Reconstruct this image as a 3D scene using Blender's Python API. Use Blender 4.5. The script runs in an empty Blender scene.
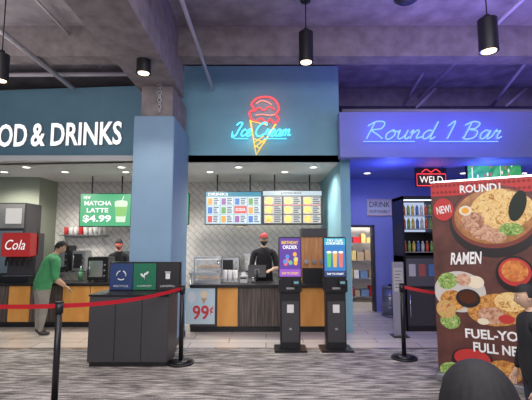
import bpy,bmesh,math,random
from mathutils import Vector,Matrix,Euler
random.seed(3)
S=bpy.context.scene
S.view_settings.view_transform='Standard'
PIT=math.radians(6); F=400.0; CH=1.6
def W(px,py,D):
    u=(px-266)/F; v=(200-py)/F
    k=math.cos(PIT)-v*math.sin(PIT)
    return D*u/k, CH+D*(math.sin(PIT)+v*math.cos(PIT))/k
def WX(px,py,D): return W(px,py,D)[0]
def WZ(py,D): return W(266,py,D)[1]
# ---------------- materials
MC={}
def mat(name,col,rough=.6,metal=0,emit=None,es=0,noise=None,bump=0,alpha=None,trans=0,coat=0):
    if name in MC: return MC[name]
    m=bpy.data.materials.new(name); m.use_nodes=True; nt=m.node_tree; b=nt.nodes['Principled BSDF']
    b.inputs['Base Color'].default_value=(*col,1); b.inputs['Roughness'].default_value=rough; b.inputs['Metallic'].default_value=metal
    if trans: b.inputs['Transmission Weight'].default_value=trans
    if coat: b.inputs['Coat Weight'].default_value=coat
    if emit: b.inputs['Emission Color'].default_value=(*emit,1); b.inputs['Emission Strength'].default_value=es
    if alpha is not None: b.inputs['Alpha'].default_value=alpha
    if noise or bump:
        tc=nt.nodes.new('ShaderNodeTexCoord'); n=nt.nodes.new('ShaderNodeTexNoise')
        sc,amt=noise if noise else (40,.1)
        n.inputs['Scale'].default_value=sc; n.inputs['Detail'].default_value=6
        nt.links.new(tc.outputs['Object'],n.inputs['Vector'])
        r=nt.nodes.new('ShaderNodeValToRGB')
        r.color_ramp.elements[0].position=.3; r.color_ramp.elements[1].position=.7
        r.color_ramp.elements[0].color=(*[c*(1-amt) for c in col],1); r.color_ramp.elements[1].color=(*[min(1,c*(1+amt)) for c in col],1)
        nt.links.new(n.outputs['Fac'],r.inputs['Fac']); nt.links.new(r.outputs['Color'],b.inputs['Base Color'])
        if bump:
            bp=nt.nodes.new('ShaderNodeBump'); bp.inputs['Strength'].default_value=bump; bp.inputs['Distance'].default_value=.01
            nt.links.new(n.outputs['Fac'],bp.inputs['Height']); nt.links.new(bp.outputs['Normal'],b.inputs['Normal'])
    MC[name]=m; return m
def em(name,col,s=1.0):
    return mat(name,(0.02,0.02,0.02),.5,emit=col,es=s)
def wood(name,c1,c2,scale=(1,1,12)):
    if name in MC: return MC[name]
    m=bpy.data.materials.new(name); m.use_nodes=True; nt=m.node_tree; b=nt.nodes['Principled BSDF']; b.inputs['Roughness'].default_value=.45
    tc=nt.nodes.new('ShaderNodeTexCoord'); mp=nt.nodes.new('ShaderNodeMapping'); mp.inputs['Scale'].default_value=scale
    n=nt.nodes.new('ShaderNodeTexNoise'); n.inputs['Scale'].default_value=4; n.inputs['Detail'].default_value=8
    r=nt.nodes.new('ShaderNodeValToRGB'); r.color_ramp.elements[0].color=(*c1,1); r.color_ramp.elements[1].color=(*c2,1)
    r.color_ramp.elements[0].position=.35; r.color_ramp.elements[1].position=.65
    nt.links.new(tc.outputs['Object'],mp.inputs[0]); nt.links.new(mp.outputs[0],n.inputs['Vector']); nt.links.new(n.outputs['Fac'],r.inputs['Fac']); nt.links.new(r.outputs['Color'],b.inputs['Base Color'])
    MC[name]=m; return m
def tilemat(name,c1,c2,mortar,scale,rot=0,rough=.3,w=.5,h=.25,axes='XZ',ms=.02):
    m=bpy.data.materials.new(name); m.use_nodes=True; nt=m.node_tree; b=nt.nodes['Principled BSDF']; b.inputs['Roughness'].default_value=rough
    tc=nt.nodes.new('ShaderNodeTexCoord'); sp=nt.nodes.new('ShaderNodeSeparateXYZ'); cb=nt.nodes.new('ShaderNodeCombineXYZ')
    nt.links.new(tc.outputs['Object'],sp.inputs[0]); nt.links.new(sp.outputs[axes[0]],cb.inputs[0]); nt.links.new(sp.outputs[axes[1]],cb.inputs[1])
    mp=nt.nodes.new('ShaderNodeMapping'); mp.inputs['Rotation'].default_value=(0,0,rot)
    br=nt.nodes.new('ShaderNodeTexBrick'); br.inputs['Color1'].default_value=(*c1,1); br.inputs['Color2'].default_value=(*c2,1); br.inputs['Mortar'].default_value=(*mortar,1)
    br.inputs['Scale'].default_value=scale; br.inputs['Mortar Size'].default_value=ms; br.inputs['Brick Width'].default_value=w; br.inputs['Row Height'].default_value=h
    nt.links.new(cb.outputs[0],mp.inputs[0]); nt.links.new(mp.outputs[0],br.inputs['Vector']); nt.links.new(br.outputs['Color'],b.inputs['Base Color'])
    return m
def carpet():
    m=bpy.data.materials.new('carpet'); m.use_nodes=True; nt=m.node_tree; b=nt.nodes['Principled BSDF']; b.inputs['Roughness'].default_value=.95
    tc=nt.nodes.new('ShaderNodeTexCoord')
    def nz(scale,det,s=1):
        mp=nt.nodes.new('ShaderNodeMapping'); mp.inputs['Scale'].default_value=scale
        n=nt.nodes.new('ShaderNodeTexNoise'); n.inputs['Scale'].default_value=s; n.inputs['Detail'].default_value=det
        nt.links.new(tc.outputs['Object'],mp.inputs[0]); nt.links.new(mp.outputs[0],n.inputs['Vector']); return n
    a=nz((3.8,22,1),3); c=nz((.7,3,1),2); f=nz((60,160,1),2)
    mx=nt.nodes.new('ShaderNodeMix'); mx.data_type='FLOAT'; mx.inputs[0].default_value=.25
    nt.links.new(a.outputs['Fac'],mx.inputs[2]); nt.links.new(c.outputs['Fac'],mx.inputs[3])
    m2=nt.nodes.new('ShaderNodeMix'); m2.data_type='FLOAT'; m2.inputs[0].default_value=.3
    nt.links.new(mx.outputs[0],m2.inputs[2]); nt.links.new(f.outputs['Fac'],m2.inputs[3])
    r=nt.nodes.new('ShaderNodeValToRGB'); e=r.color_ramp.elements
    e[0].position=.40; e[0].color=(.06,.054,.052,1); e[1].position=.60; e[1].color=(.52,.485,.44,1)
    x=e.new(.49); x.color=(.21,.19,.18,1)
    nt.links.new(m2.outputs[0],r.inputs['Fac']); nt.links.new(r.outputs['Color'],b.inputs['Base Color'])
    return m
def foodmat(name,cols,scale=20,emit=0):
    if name in MC: return MC[name]
    m=bpy.data.materials.new(name); m.use_nodes=True; nt=m.node_tree; b=nt.nodes['Principled BSDF']; b.inputs['Roughness'].default_value=.6
    tc=nt.nodes.new('ShaderNodeTexCoord'); n=nt.nodes.new('ShaderNodeTexNoise'); n.inputs['Scale'].default_value=scale; n.inputs['Detail'].default_value=3; n.inputs['Distortion'].default_value=1.5
    r=nt.nodes.new('ShaderNodeValToRGB'); e=r.color_ramp.elements
    k=len(cols)
    e[0].position=.3; e[0].color=(*cols[0],1); e[1].position=.7; e[1].color=(*cols[-1],1)
    for i in range(1,k-1):
        x=e.new(.3+.4*i/(k-1)); x.color=(*cols[i],1)
    nt.links.new(tc.outputs['Object'],n.inputs['Vector']); nt.links.new(n.outputs['Fac'],r.inputs['Fac']); nt.links.new(r.outputs['Color'],b.inputs['Base Color'])
    if emit:
        nt.links.new(r.outputs['Color'],b.inputs['Emission Color']); b.inputs['Emission Strength'].default_value=emit
    MC[name]=m; return m
teal=mat('teal_paint',(.25,.50,.60),.7,noise=(3,.05))
teald=mat('teal_paint_dark',(.16,.31,.40),.7,noise=(3,.05))
colm=mat('column_paint',(.21,.34,.48),.6,noise=(3,.04))
conc=mat('concrete',(.27,.235,.235),.9,noise=(5,.25),bump=.3)
deckm=mat('deck_concrete',(.32,.29,.31),.9,noise=(3,.3),bump=.3)
barp=mat('bar_paint',(.25,.28,.62),.6,noise=(3,.04))
white=mat('white_gypsum',(.75,.75,.74),.8)
offw=mat('off_white',(.78,.76,.72),.5)
olive=mat('olive_wall',(.33,.36,.28),.7)
blk=mat('black_plastic',(.012,.012,.014),.4)
blkm=mat('black_metal',(.02,.02,.022),.35,metal=.3)
dgrey=mat('dark_grey_laminate',(.05,.048,.052),.45)
steel=mat('stainless_steel',(.55,.56,.58),.3,metal=.9)
orange=wood('orange_wood',(.66,.29,.06),(.82,.42,.11),(1,1,.25))
dwood=wood('dark_wood_slat',(.045,.035,.03),(.14,.11,.095),(14,14,.5))
bwood=wood('brown_wood',(.48,.20,.07),(.68,.33,.12),(6,6,.6))
glass=mat('glass',(.9,.95,.95),.03,alpha=.18)
red=mat('red_plastic',(.6,.02,.02),.4)
belt=mat('red_belt',(.55,.01,.02),.6)
chrome=mat('chrome',(.7,.7,.72),.15,metal=1)
eWarm=em('lit_warm',(1,.78,.5),4)
# ---------------- builder
class B:
    def __init__(s): s.bm=bmesh.new(); s.mats=[]
    def mi(s,m):
        if m not in s.mats: s.mats.append(m)
        return s.mats.index(m)
    def add(s,t,m,smooth=False,M=None):
        i=s.mi(m)
        if M is not None: bmesh.ops.transform(t,matrix=M,verts=t.verts)
        for f in t.faces: f.material_index=i; f.smooth=smooth
        me=bpy.data.meshes.new('t'); t.to_mesh(me); t.free(); s.bm.from_mesh(me); bpy.data.meshes.remove(me)
    def box(s,m,x0,x1,y0,y1,z0,z1,bev=0,M=None):
        t=bmesh.new(); bmesh.ops.create_cube(t,size=1)
        for v in t.verts:
            v.co=Vector(((x0+x1)/2+v.co.x*(x1-x0),(y0+y1)/2+v.co.y*(y1-y0),(z0+z1)/2+v.co.z*(z1-z0)))
        if bev: bmesh.ops.bevel(t,geom=t.edges[:],offset=bev,segments=2,affect='EDGES')
        s.add(t,m,False,M)
    def cyl(s,m,c,r,h,axis='Z',r2=None,seg=24,caps=True,smooth=True):
        t=bmesh.new(); bmesh.ops.create_cone(t,cap_ends=caps,segments=seg,radius1=r,radius2=r if r2 is None else r2,depth=h)
        R=Matrix.Identity(4)
        if axis=='Y': R=Matrix.Rotation(math.pi/2,4,'X')
        if axis=='X': R=Matrix.Rotation(math.pi/2,4,'Y')
        i=s.mi(m); 
        bmesh.ops.transform(t,matrix=Matrix.Translation(c)@R,verts=t.verts)
        for f in t.faces: f.material_index=i; f.smooth=len(f.verts)==4 and smooth
        me=bpy.data.meshes.new('t'); t.to_mesh(me); t.free(); s.bm.from_mesh(me); bpy.data.meshes.remove(me)
    def sph(s,m,c,r,sc=(1,1,1),seg=20,rot=None):
        t=bmesh.new(); bmesh.ops.create_uvsphere(t,u_segments=seg,v_segments=max(6,seg*2//3),radius=r)
        R=rot.to_matrix().to_4x4() if rot else Matrix.Identity(4)
        s.add(t,m,True,Matrix.Translation(c)@R@Matrix.Diagonal((*sc,1)))
    def poly(s,m,pts):
        t=bmesh.new(); t.faces.new([t.verts.new(p) for p in pts]); s.add(t,m)
    def rect(s,m,x0,x1,z0,z1,y=0): s.poly(m,[(x0,y,z0),(x1,y,z0),(x1,y,z1),(x0,y,z1)])
    def ell(s,m,cx,cz,rx,rz,y=0,n=32,rot=0):
        s.poly(m,[(cx+rx*math.cos(a)*math.cos(rot)-rz*math.sin(a)*math.sin(rot),y,cz+rx*math.cos(a)*math.sin(rot)+rz*math.sin(a)*math.cos(rot)) for a in [2*math.pi*i/n for i in range(n)]])
    def tube(s,m,pts,r,n=8,closed=False):
        t=bmesh.new(); P=[Vector(p) for p in pts]; rings=[]; N=len(P)
        for i,p in enumerate(P):
            a=P[i-1] if (i>0 or closed) else P[i]; b=P[(i+1)%N] if (i<N-1 or closed) else P[i]
            d=(b-a); d=d.normalized() if d.length>1e-9 else Vector((1,0,0))
            up=Vector((0,1,0)) if abs(d.y)<.9 else Vector((1,0,0))
            q=d.cross(up).normalized(); w=q.cross(d).normalized()
            rings.append([t.verts.new(p+q*math.cos(2*math.pi*k/n)*r+w*math.sin(2*math.pi*k/n)*r) for k in range(n)])
        for i in range(N if closed else N-1):
            A=rings[i];C=rings[(i+1)%N]
            for k in range(n): t.faces.new([A[k],A[(k+1)%n],C[(k+1)%n],C[k]])
        if not closed:
            t.faces.new(rings[0]); t.faces.new(rings[-1])
        bmesh.ops.recalc_face_normals(t,faces=t.faces[:])
        s.add(t,m,True)
    def text(s,m,txt,x0,x1,z0,z1,y=0,ext=0,bold=0.0,shear=0,rot=0):
        c=bpy.data.curves.new('tx','FONT'); c.body=txt; c.size=1; c.offset=bold; c.shear=shear; c.resolution_u=3
        o=bpy.data.objects.new('tx',c); S.collection.objects.link(o)
        dg=bpy.context.evaluated_depsgraph_get(); me=bpy.data.meshes.new_from_object(o.evaluated_get(dg))
        bpy.data.objects.remove(o)
        t=bmesh.new(); t.from_mesh(me); bpy.data.meshes.remove(me)
        if not t.verts: t.free(); return
        xs=[v.co.x for v in t.verts]; ys=[v.co.y for v in t.verts]
        ax,bx,ay,by=min(xs),max(xs),min(ys),max(ys)
        if ext:
            r=bmesh.ops.extrude_face_region(t,geom=t.faces[:])
            for g in r['geom']:
                if isinstance(g,bmesh.types.BMVert): g.co.z=1
        cx,cz=(x0+x1)/2,(z0+z1)/2
        for v in t.verts:
            X=(v.co.x-ax)/(bx-ax)*(x1-x0)+x0-cx; Z=(v.co.y-ay)/(by-ay)*(z1-z0)+z0-cz
            v.co=Vector((cx+X*math.cos(rot)-Z*math.sin(rot), y-v.co.z*ext, cz+X*math.sin(rot)+Z*math.cos(rot)))
        bmesh.ops.recalc_face_normals(t,faces=t.faces[:])
        s.add(t,m)
    def obj(s,name,loc=(0,0,0),rotz=0,parent=None):
        me=bpy.data.meshes.new(name); s.bm.to_mesh(me); s.bm.free()
        for m in s.mats: me.materials.append(m)
        o=bpy.data.objects.new(name,me); S.collection.objects.link(o); o.location=loc; o.rotation_euler=(0,0,rotz)
        if parent: o.parent=parent
        return o
def simple(name,m,*a,**k):
    b=B(); b.box(m,*a,**k); return b.obj(name)
def light(name,kind,loc,e,col,parent=None,size=.1,rot=(0,0,0),spot=None,sy=None):
    l=bpy.data.lights.new(name,kind); l.energy=e; l.color=col
    if kind=='AREA':
        l.size=size
        if sy: l.shape='RECTANGLE'; l.size_y=sy
    else: l.shadow_soft_size=size
    if kind=='SPOT': l.spot_size=spot or 2; l.spot_blend=.6
    o=bpy.data.objects.new(name,l); S.collection.objects.link(o); o.location=loc; o.rotation_euler=rot
    if parent: o.parent=parent
    return o
# ---------------- room shell
simple('floor',mat('slab',(.2,.2,.2),.9),-8,8,-4,12.4,-.1,-.02)
b=B(); b.box(carpet(),-8,8,-4,6.25,-.02,0); b.obj('floor_carpet')
b=B(); b.box(tilemat('floor_tile',(.66,.60,.53),(.56,.50,.44),(.28,.25,.23),1,0,.25,1.2,.3,'XY',.008),-8,8,6.25,12.2,-.02,0); b.obj('floor_tile')
b=B(); b.box(chrome,-8,8,6.235,6.265,0,.004); b.obj('trim_1')
KZ=3.1
ztop=WZ(66,7.3)
simple('wall_soffit_center',teal,-2.0,1.37,7.3,7.45,KZ,ztop)
b=B()
t=bmesh.new(); zt=WZ(86,7.35)
vs=[t.verts.new(p) for z in (KZ,zt) for p in ((-1.98,7.3,z),(-8,7.3+.085*6,z),(-8,7.45+.085*6,z),(-1.98,7.45,z))]
for q in ((0,1,2,3),(4,5,6,7),(0,1,5,4),(1,2,6,5),(2,3,7,6),(3,0,4,7)): t.faces.new([vs[i] for i in q])
bmesh.ops.recalc_face_normals(t,faces=t.faces[:]); b.add(t,teald)
b.obj('wall_soffit_left')
simple('ceiling_kitchen',white,-8,1.37,7.3,10,KZ,KZ+.1)
herr=tilemat('white_wall_tile',(.80,.78,.74),(.74,.72,.68),(.45,.43,.41),1,math.radians(45),.25,.3,.12,'XZ',.007)
simple('wall_kitchen_back',herr,-5.25,1.37,10,10.15,0,KZ)
simple('wall_kitchen_left',olive,-8,-5.25,9.2,10.15,0,KZ)
simple('wall_kitchen_right',teal,1.37,1.55,7.3,10.15,0,KZ+.7)
simple('wall_left',teald,-8.15,-8,-4,12.2,0,5)
simple('wall_right',barp,8,8.15,-4,12.2,0,5)
simple('wall_upper_back',deckm,-8,8,12.2,12.35,0,5)
simple('ceiling',deckm,-8,8,-4,12.4,5.0,5.15)
# bar area
zb=WZ(112,6.9)
simple('wall_bar_soffit',barp,1.3,8,6.9,7.08,KZ-.02,zb)
simple('ceiling_bar',barp,1.55,8,7.08,9.5,KZ,KZ+.1)
dx0,dx1,dz=1.93,2.56,2.0
simple('wall_bar_left',barp,1.55,dx0,9.5,9.65,0,KZ); simple('wall_bar_back',barp,dx1,8,9.5,9.65,0,KZ); simple('wall_bar_header',barp,dx0,dx1,9.5,9.65,dz,KZ)
b=B()
for x in (dx0,dx1-.05): b.box(dgrey,x,x+.05,9.46,9.68,0,dz)
b.box(dgrey,dx0,dx1,9.46,9.68,dz-.05,dz); b.obj('door_1')
b=B(); b.box(offw,1.55,4.2,11.6,11.7,0,2.6); b.box(offw,4.2,4.3,9.65,11.7,0,2.6); b.obj('wall_storeroom')
simple('ceiling_storeroom',white,1.55,4.3,9.65,11.7,2.6,2.7)
# column
CX0,CX1,CY0,CY1=-2.0,-1.39,5.9,7.05
zc=WZ(116,5.9)
b=B(); b.box(colm,CX0,CX1,CY0,CY1,0,zc,.01); b.box(conc,CX0+.08,CX1-.05,CY0+.08,CY1-.05,zc,4.0); b.obj('column')
b=B(); b.box(conc,-2.02,-1.38,-4,CY0+.6,WZ(84,5.9),5.0); b.obj('ceiling_beam_longitudinal')
b=B(); b.box(conc,-8,8,6.0,6.3,4.5,5.0); b.box(conc,-8,8,8.6,8.9,4.6,5.0); b.box(conc,-8,8,3.3,3.5,4.7,5.0); b.obj('ceiling_beam_cross')
simple('baseboard_column',dgrey,CX0-.01,CX1+.01,CY0-.01,CY1+.01,0,.1)
# pipes
pipe=mat('conduit',(.62,.58,.62),.5,metal=.1)
b=B()
def pipe_y(x,z,y0,y1,r=.03): b.tube(pipe,[(x,y0,z),(x,y1,z)],r)
pipe_y(-3.6,4.45,1,7.2,.04); pipe_y(-3.1,4.85,1,7.2,.02); pipe_y(-5.2,4.7,1,7.4,.05); pipe_y(-1.0,4.45,1,7.2,.03); pipe_y(3.4,4.8,1,9,.03)
b.tube(pipe,[(-8,7.0,4.6),(-2.1,6.9,4.6)],.04)
for (p1,d1,p2,d2) in (((463,4),6.5,(404,105),8.6),((426,40),7,(436,78),8),((532,55),7,(490,108),8.6),((416,108),8.6,(446,78),8.6),((506,106),8.6,(530,85),8.6),((330,60),7.6,(334,-10),7.0)):
    x,z=W(*p1,d1); X,Z=W(*p2,d2); b.tube(pipe,[(x,d1,z),(X,d2,Z)],.03)
b.tube(pipe,[(1.6,8.2,4.35),(8,8.2,4.35)],.05)
b.tube(pipe,[(-8,5.0,4.85),(8,5.0,4.85)],.025)
b.obj('ceiling_conduits')
b=B()
jz0,jz1=4.0,4.5
b.box(pipe,1.4,7.9,9.9,9.96,jz0,jz0+.07); b.box(pipe,1.4,7.9,9.9,9.96,jz1,jz1+.07)
for i in range(11):
    x=1.5+i*.58; b.tube(pipe,[(x,9.93,jz0),(x+.29,9.93,jz1)],.02)
    if i<10: b.tube(pipe,[(x+.29,9.93,jz1),(x+.58,9.93,jz0)],.02)
for x in (1.5,4.5,7.5): b.tube(pipe,[(x,9.93,jz1),(x,9.93,5.0)],.02)
b.obj('ceiling_steel_joist')
b=B(); x,z=W(160,105,5.95)
for i in range(8): b.tube(steel,[(x+.03*math.cos(a)*(1 if i%2 else .5),5.9,z-.1+i*.055+.035*math.sin(a)) for a in [k*math.pi/5 for k in range(10)]],.007,6,True)
b.tube(steel,[(x,5.9,z+.3),(x,5.9,WZ(84,5.9))],.006); b.obj('hanging_chain')
# ---------------- pendants
def pendant(px,pyc,D,h,r,e=60):
    x,zc_=W(px,pyc,D); b=B()
    b.cyl(blk,(0,0,0),r,h,caps=False); b.cyl(blk,(0,0,0),r*.93,h,caps=False); b.cyl(blk,(0,0,h/2),r,.01)
    b.cyl(blk,(0,0,h/2+.03),r*.35,.06); b.cyl(chrome,(0,0,-h/2+.02),r*.9,.02,r2=r*.8)
    b.cyl(eWarm,(0,0,-h/2+.006),r*.75,.008)
    top=5.0-zc_; b.tube(blk,[(0,0,h/2),(0,0,top)],.008); b.cyl(blk,(0,0,top-.02),.07,.04)
    o=b.obj('pendant_light',(x,D,zc_))
    light('bulb','SPOT',(0,0,-h/2-.03),e,(1,.85,.7),o,.05,spot=1.9)
pendant(144,60,5.1,.38,.095); pendant(306,48,5.3,.43,.1); pendant(488,36,4.6,.40,.11); pendant(1,68,5.1,.36,.095)
b=B(); 
x,z=W(407,2,4.4)
b.cyl(blk,(0,0,0),.15,.1); b.tube(blk,[(0,0,0),(0,0,5-z)],.01); b.sph(blk,(0,0,-.05),.13,(1,1,.5)); b.obj('ceiling_speaker',(x,4.4,z+.1))
# ---------------- downlights
def downlight(x,y,e,col=(1,.95,.88),z=KZ):
    b=B(); b.cyl(white,(0,0,0),.09,.012); b.cyl(em('downlight_glow',(1,.95,.85),3),(0,0,-.008),.065,.006)
    o=b.obj('recessed_downlight',(x,y,z-.006)); light('lamp','SPOT',(0,0,-.05),e,col,o,.07,spot=2.7)
for x in (-5.6,-4.3,-3.0,-1.2,0.4): downlight(x,8.45,100)
for x in (-4.8,-2.9,-.55,.95): downlight(x,7.9,50)
for x in (2.2,4.3,5.6): downlight(x,8.6,22,(.6,.6,1))
# ---------------- food & drinks lettering
ang=-math.atan(.085)
ltr=em('letter_face',(1,1,1),1.25); lside=mat('letter_return',(.5,.5,.52),.5)
b=B(); xr=WX(122,130,7.3)
zt0,zt1=WZ(144.5,7.3),WZ(121,7.3); k=.01845
for tx,a,c in (('FOOD',160,101.5),('&',97,81.5),('DRINKS',75.5,0)):
    b.text(lside,tx,-a*k,-c*k,zt0,zt1,0,.05,bold=.022)
    b.text(ltr,tx,-a*k,-c*k,zt0,zt1,-.052,.0,bold=.022)
dx=xr-(-1.98)
b.obj('food_and_drinks_sign',(xr,7.3+.085*(-dx)-.005,0),ang)
# ---------------- neon
G={'I':(.5,[[(.05,.8),(.2,1),(.42,.95),(.3,.5),(.18,.08),(0,0),(-.08,.18)]]),
'c':(.36,[[(.32,.42),(.2,.5),(.06,.35),(.04,.12),(.16,0),(.36,.12)]]),
'e':(.36,[[(.0,.12),(.24,.3),(.24,.48),(.12,.48),(.03,.25),(.08,.03),(.2,0),(.36,.14)]]),
'C':(.7,[[(.62,.8),(.6,.98),(.4,1),(.12,.7),(.05,.3),(.2,.02),(.45,.02),(.66,.2)]]),
'r':(.36,[[(0,.1),(.1,.52),(.12,.42),(.26,.46),(.2,.2),(.24,.02),(.36,.12)]]),
'a':(.44,[[(.32,.42),(.18,.5),(.04,.3),(.06,.04),(.2,.04),(.34,.48),(.3,.1),(.34,0),(.44,.12)]]),
'm':(.64,[[(0,.12),(.08,.5),(.06,0)],[(.06,.25),(.2,.5),(.26,.4),(.24,0)],[(.24,.25),(.4,.5),(.46,.4),(.44,.05),(.62,.12)]]),
'R':(.74,[[(.2,.95),(.12,0)],[(0,.75),(.25,1),(.55,.95),(.52,.6),(.2,.5),(.45,.25),(.7,0)]]),
'o':(.42,[[(.2,.5),(.05,.3),(.08,.02),(.22,0),(.34,.25),(.26,.5),(.18,.46),(.42,.42)]]),
'u':(.46,[[(0,.35),(.06,.5),(.06,.1),(.16,0),(.3,.2),(.34,.5)],[(.34,.5),(.32,.08),(.4,0),(.46,.12)]]),
'n':(.46,[[(0,.35),(.08,.5),(.06,0)],[(.06,.25),(.22,.5),(.3,.4),(.28,.05),(.46,.12)]]),
'd':(.48,[[(.32,.42),(.18,.5),(.04,.3),(.06,.04),(.2,.04),(.34,.4),(.4,1),(.32,.1),(.38,0),(.48,.12)]]),
'1':(.42,[[(.08,.75),(.28,1),(.2,0)]]),
'B':(.64,[[(.2,.95),(.1,0)],[(0,.8),(.25,1),(.5,.9),(.42,.62),(.2,.55),(.5,.45),(.48,.1),(.2,-.02),(.05,.1)]]),
' ':(.26,[])}
def crom(P,n=6):
    P=[Vector(p) for p in P]; Q=[P[0]]+P+[P[-1]]; out=[]
    for i in range(1,len(Q)-2):
        a,b_,c,d=Q[i-1:i+3]
        for k in range(n):
            t=k/n; out.append(.5*((2*b_)+(c-a)*t+(2*a-5*b_+4*c-d)*t*t+(3*b_-a-3*c+d)*t**3))
    out.append(P[-1]); return out
def neon(bb,m,txt,x0,x1,z0,cap,r,y,back=None,yw=0):
    strokes=[];x=0
    for ch in txt:
        w,st=G[ch]
        for s_ in st: strokes.append([(x+p[0]+.25*p[1],p[1]) for p in s_])
        x+=w
    k=(x1-x0)/(x+.1)
    for s_ in strokes:
        P=crom([(x0+p[0]*k,y,z0+p[1]*cap) for p in s_]); bb.tube(m,P,r,6)
        if back: bb.tube(back,[(p.x,yw-.008,p.z) for p in P],r*1.6,6)
        q=P[len(P)//2]; bb.tube(blk,[(q.x,y,q.z),(q.x,yw,q.z)],.005,5)
ncy=em('neon_cyan',(.10,.75,1),2.0); nred=em('neon_red',(1,.07,.07),1.8); npk=em('neon_pink',(1,.30,.22),1.6); nyl=em('neon_yellow',(1,.55,.07),1.7); nbl=em('neon_blue',(.08,.12,1),2)
b=B()
s_=7.24/400
x0,z0=W(233,136,7.18); x1,_=W(292,136,7.18)
neon(b,ncy,'Ice Cream',x0,x1,z0,.25,.014,-.12,None,0)
b.tube(ncy,[(x0-.01,-.11,z0+.09),(x0-.03,-.11,z0-.02),(x0+.05,-.11,z0-.045),(x0+.28,-.11,z0-.045)],.009,6); b.tube(ncy,[(x1-.52,-.11,z0-.045),(x1-.1,-.11,z0-.045)],.009,6)
cx,cz=W(264,124,7.24)
def N(px,py): return (cx+(px-264)*s_,-.055,cz-(py-124)*s_*1.03)
def nt_(m,pts,r=.011,closed=False,sm=True):
    P=[N(*p) for p in pts]; P=crom(P,5) if sm else P; b.tube(m,P,r,6,closed)
nt_(nyl,[(250,120),(256,155),(276,124)],.016,sm=False)
for a,c in (((254,139),(265,143)),((255,146),(260,149)),((251,121),(268,125)),((268,137),(254,148)),((264,136),(254,143))): nt_(nyl,[a,c],.008,sm=False)
nt_(nred,[(251,119),(249,112),(254,109),(251,104),(256,98),(264,96),(272,97),(278,103),(279,110),(276,114),(279,119),(275,123),(270,119),(266,123),(261,118),(256,121),(251,119)],.017)
nt_(nred,[(254,111),(259,107),(264,110),(269,106),(275,109)],.012)
nt_(npk,[(256,103),(261,100),(267,101),(272,104)],.010)
nt_(npk,[(255,115),(262,114),(270,115),(275,114)],.010)
for px,py in ((264,97),(256,148),(279,110)):
    q=N(px,py); b.tube(blk,[q,(q[0],0,q[2])],.005,5)
o=b.obj('ice_cream_neon_sign',(0,7.3,0)); light('glow','POINT',(.05,-.25,cz+.3),1.2,(1,.3,.2),o,.1); light('glow_cyan','POINT',(-.3,-.25,z0),1.2,(.2,.7,1),o,.1)
b=B(); x0,z0=W(363,139,6.86); x1,_=W(503,139,6.86)
ncore=em('neon_white_blue',(.16,.32,1),2.1)
neon(b,ncore,'Round 1 Bar',x0,x1,z0,.31,.011,-.06,nbl,0)
b.tube(ncore,[(x0,-.06,z0-.05),(x0+.9,-.06,z0-.05)],.008,6); b.tube(ncore,[(x0+1.15,-.06,z0-.05),(x1-.1,-.06,z0-.05)],.008,6)
o=b.obj('bar_neon_sign',(0,6.9,0))
for k_ in (.1,.37,.63,.9): light('glow','POINT',(x0+(x1-x0)*k_,-.45,z0+.15),6,(.07,.07,1),o,.2)
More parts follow.
